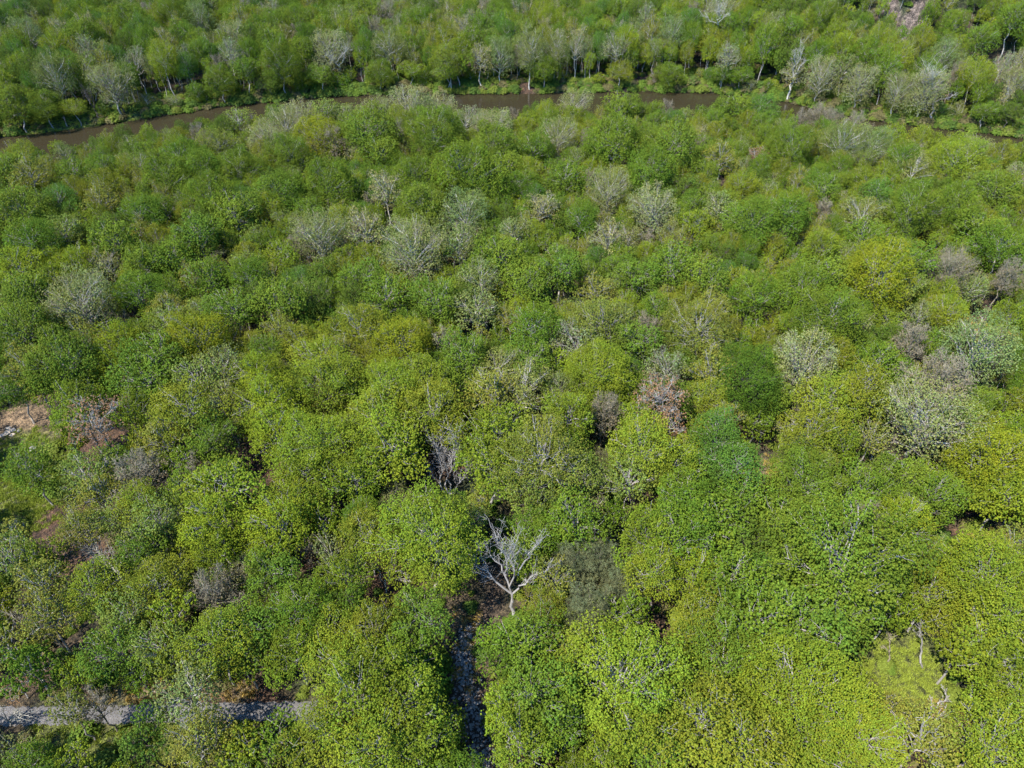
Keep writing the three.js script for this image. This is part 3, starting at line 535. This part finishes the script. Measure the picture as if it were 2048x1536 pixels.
// low shrubs and saplings under the crowns
{
  const makeBush = (seed, col) => {
    const s = new Soup(), r = rand(seed);
    for (let k = 0; k < 420; k++) {
      const q = r() * 6.28, y = r(), d = Math.sqrt(1 - y * y) * (0.55 + 0.6 * r()) * (1 + 0.25 * Math.sin(q * 3 + seed)), w = V(Math.cos(q) * d, y * 0.9 + 0.15, Math.sin(q) * d), v = 0.75 + 0.5 * r();
      for (let m = 0; m < 2; m++) {
        const n = w.clone().add(V(r() - 0.5, r(), r() - 0.5)).normalize(), along = V(r() - 0.5, r() - 0.5, r() - 0.5).cross(n).normalize();
        s.leaf(w.clone().add(V(r() - 0.5, r() - 0.5, r() - 0.5).multiplyScalar(0.25)), along, n.cross(along).normalize(), 0.2, 0.16, 0.03, col.map((c) => c * v));
      }
    }
    return s.build();
  };
  const kinds = [makeBush(1, [0.1, 0.155, 0.02]), makeBush(2, [0.135, 0.17, 0.025]), makeBush(3, [0.14, 0.125, 0.05]), makeBush(4, [0.075, 0.125, 0.022])], lists = kinds.map(() => []);
  for (let n = 0; n < 19000; n++) {
    const z = -25 - sow() * 520, x = (sow() - 0.5) * 2 * (100 - z * 0.76), d = z - bankZ(x);
    if (d > -3 && d < WIDTH + 2) continue;
    if (fbm(x * 0.04 + 60, z * 0.04) < -0.28 && d < 300) continue;
    if (openGround(x, z, 0.85) && sow() < 0.93 || lineDist(roadLine, x, z) < 2.3 || lineDist(gully, x, z) < 2.6 && z > -112) continue;
    lists[Math.floor(sow() * 4)].push([x, height(x, z), z, (d > -16 && d < 0 ? 1.3 : 0.6) + sow() * sow() * 2]);
  }
  for (let n = 0; n < 5200; n++) {                          // thickets that hide the feet of the far-bank trees
    const x = (sow() - 0.5) * 800, z = bankZ(x) - 2.5 - 34 * sow() * sow();
    if (!openGround(x, z, 0.8)) lists[Math.floor(sow() * 4)].push([x, height(x, z), z, 1 + 2.6 * sow() * sow()]);
  }
  const holder = new THREE.Group(), m = new THREE.Matrix4(), q = new THREE.Quaternion();
  holder.name = 'undergrowth'; tag(holder, 'low green shrubs and saplings growing on the forest floor', 'undergrowth', null, 'stuff');
  lists.forEach((list, k) => {
    const im = shade(new THREE.InstancedMesh(kinds[k], leafMat, list.length)); im.name = 'shrubbery'; im.userData.kind = 'stuff';
    list.forEach(([x, y, z, s], i) => im.setMatrixAt(i, m.compose(V(x, y, z), q.setFromAxisAngle(V(0, 1, 0), i), V(s, s * 0.9, s))));
    holder.add(im);
  });
  scene.add(holder);
}
// grass in the openings
{
  const s = new Soup(), r = rand(3);
  for (let k = 0; k < 60; k++) { const q = r() * 6.28, d = r() * 0.5, a = V(Math.cos(q) * d, 0, Math.sin(q) * d), along = V((r() - 0.5) * 0.9, 1, (r() - 0.5) * 0.9).normalize(), v = 0.75 + 0.5 * r(); s.leaf(a, along, V(Math.cos(q * 3), 0, Math.sin(q * 3)), 0.22 + 0.2 * r(), 0.06, 0.02, [0.24 * v, 0.29 * v, 0.04 * v]); }
  const geo = s.build(), list = [];
  for (const a of patches) if (a.kind === 'grass' || a.kind === 'straw') for (let k = 0; k < a.reach * a.reach * 2.2; k++) { const q = sow() * 6.28, d = a.reach * Math.sqrt(sow()), x = a.p.x + Math.cos(q) * d, z = a.p.z + Math.sin(q) * d, bd = z - bankZ(x); if (lineDist(roadLine, x, z) > 1.9 && (bd < -1 || bd > WIDTH)) list.push([x, z, a.kind]); }
  const im = shade(new THREE.InstancedMesh(geo, leafMat, list.length)), m = new THREE.Matrix4(), q = new THREE.Quaternion();
  im.name = 'grass'; tag(im, 'short rough grass in the clearings and along the banks', 'grass', null, 'stuff');
  list.forEach(([x, z, kind], i) => { const k = 0.7 + sow() * 0.7; im.setMatrixAt(i, m.compose(V(x, height(x, z), z), q.setFromAxisAngle(V(0, 1, 0), i), V(k * 1.3, k, k * 1.3))); im.setColorAt(i, kind === 'straw' ? new THREE.Color(1.9, 1.15, 2.4) : new THREE.Color(1, 1, 1)); });
  scene.add(im);
}
// ------------------------------------------------------------------ stones
function rockGeometry(seed) {
  const g = new THREE.IcosahedronGeometry(0.5, 1), r = rand(seed), p = g.attributes.position, o = r() * 50;
  for (let i = 0; i < p.count; i++) { const v = V(p.getX(i), p.getY(i), p.getZ(i)), k = 0.8 + 0.5 * perlin.noise(v.x * 2.2 + o, v.y * 2.2, v.z * 2.2); p.setXYZ(i, v.x * k, v.y * k * 0.65, v.z * k); }
  g.deleteAttribute('normal'); g.deleteAttribute('uv');
  return g;
}
const rocks = [1, 2, 3, 4].map(rockGeometry);
const rockMats = [[0.34, 0.3, 0.26], [0.24, 0.22, 0.2], [0.4, 0.33, 0.25]].map(([a, b, c]) => new THREE.MeshStandardMaterial({ color: new THREE.Color().setRGB(a, b, c), roughness: 0.95, flatShading: true }));
const boulders = [['flat tan boulder nearest the frame edge beside the dirt clearing', 6, 871, 1.4], ['long tan boulder second along the row at the dirt clearing', 17, 866, 1.9], ['low pinkish boulder in the middle of the clearing row of stones', 27, 861, 1.5], ['broad tan slab boulder below the trunks at the clearing', 26, 870, 1.3], ['small boulder at the end of the row near the bare dirt', 38, 862, 1.1], ['small tan stone behind the row on the leaf litter', 18, 857, 1.2], ['grey stone heap boulder standing alone on the clearing grass', 66, 898, 1.7], ['small dark stone leaning on the lone grey boulder', 71, 897, 0.9]];
boulders.forEach(([label, px, py, size], i) => {
  const g = toGround(px, py), o = shade(new THREE.Mesh(rocks[i % 4], rockMats[i > 5 ? 1 : (i % 2) * 2]));
  o.name = numbered('boulder'); o.position.copy(g).y += 0.12 * size; o.scale.set(size * 1.3, size * 0.8, size); o.rotation.y = i * 1.3;
  scene.add(tag(o, label, 'boulder', 'stones by the clearing'));
});
{
  const list = [];
  for (let k = 0; k < 1100; k++) {
    const i = 1 + Math.floor(sow() * 6), a = gully[i - 1], b = gully[i], t = sow(), off = (sow() + sow() - 1) * 3;
    const x = lerp(a.x, b.x, t) + off, z = lerp(a.z, b.z, t) + (sow() - 0.5) * 2;
    list.push([x, z, 0.15 + sow() * sow() * 0.6]);
  }
  const im = shade(new THREE.InstancedMesh(rocks[1], rockMats[1], list.length)), m = new THREE.Matrix4(), q = new THREE.Quaternion();
  im.name = 'gully_stones'; tag(im, 'loose grey stones covering the bed of the dry rocky gully', 'stones', null, 'stuff');
  list.forEach(([x, z, s], i) => im.setMatrixAt(i, m.compose(V(x, height(x, z) + s * 0.1, z), q.setFromAxisAngle(V(0, 1, 0), i), V(s * 1.3, s, s))));
  scene.add(im);
}
finishLabels();
renderer.render(scene, camera);
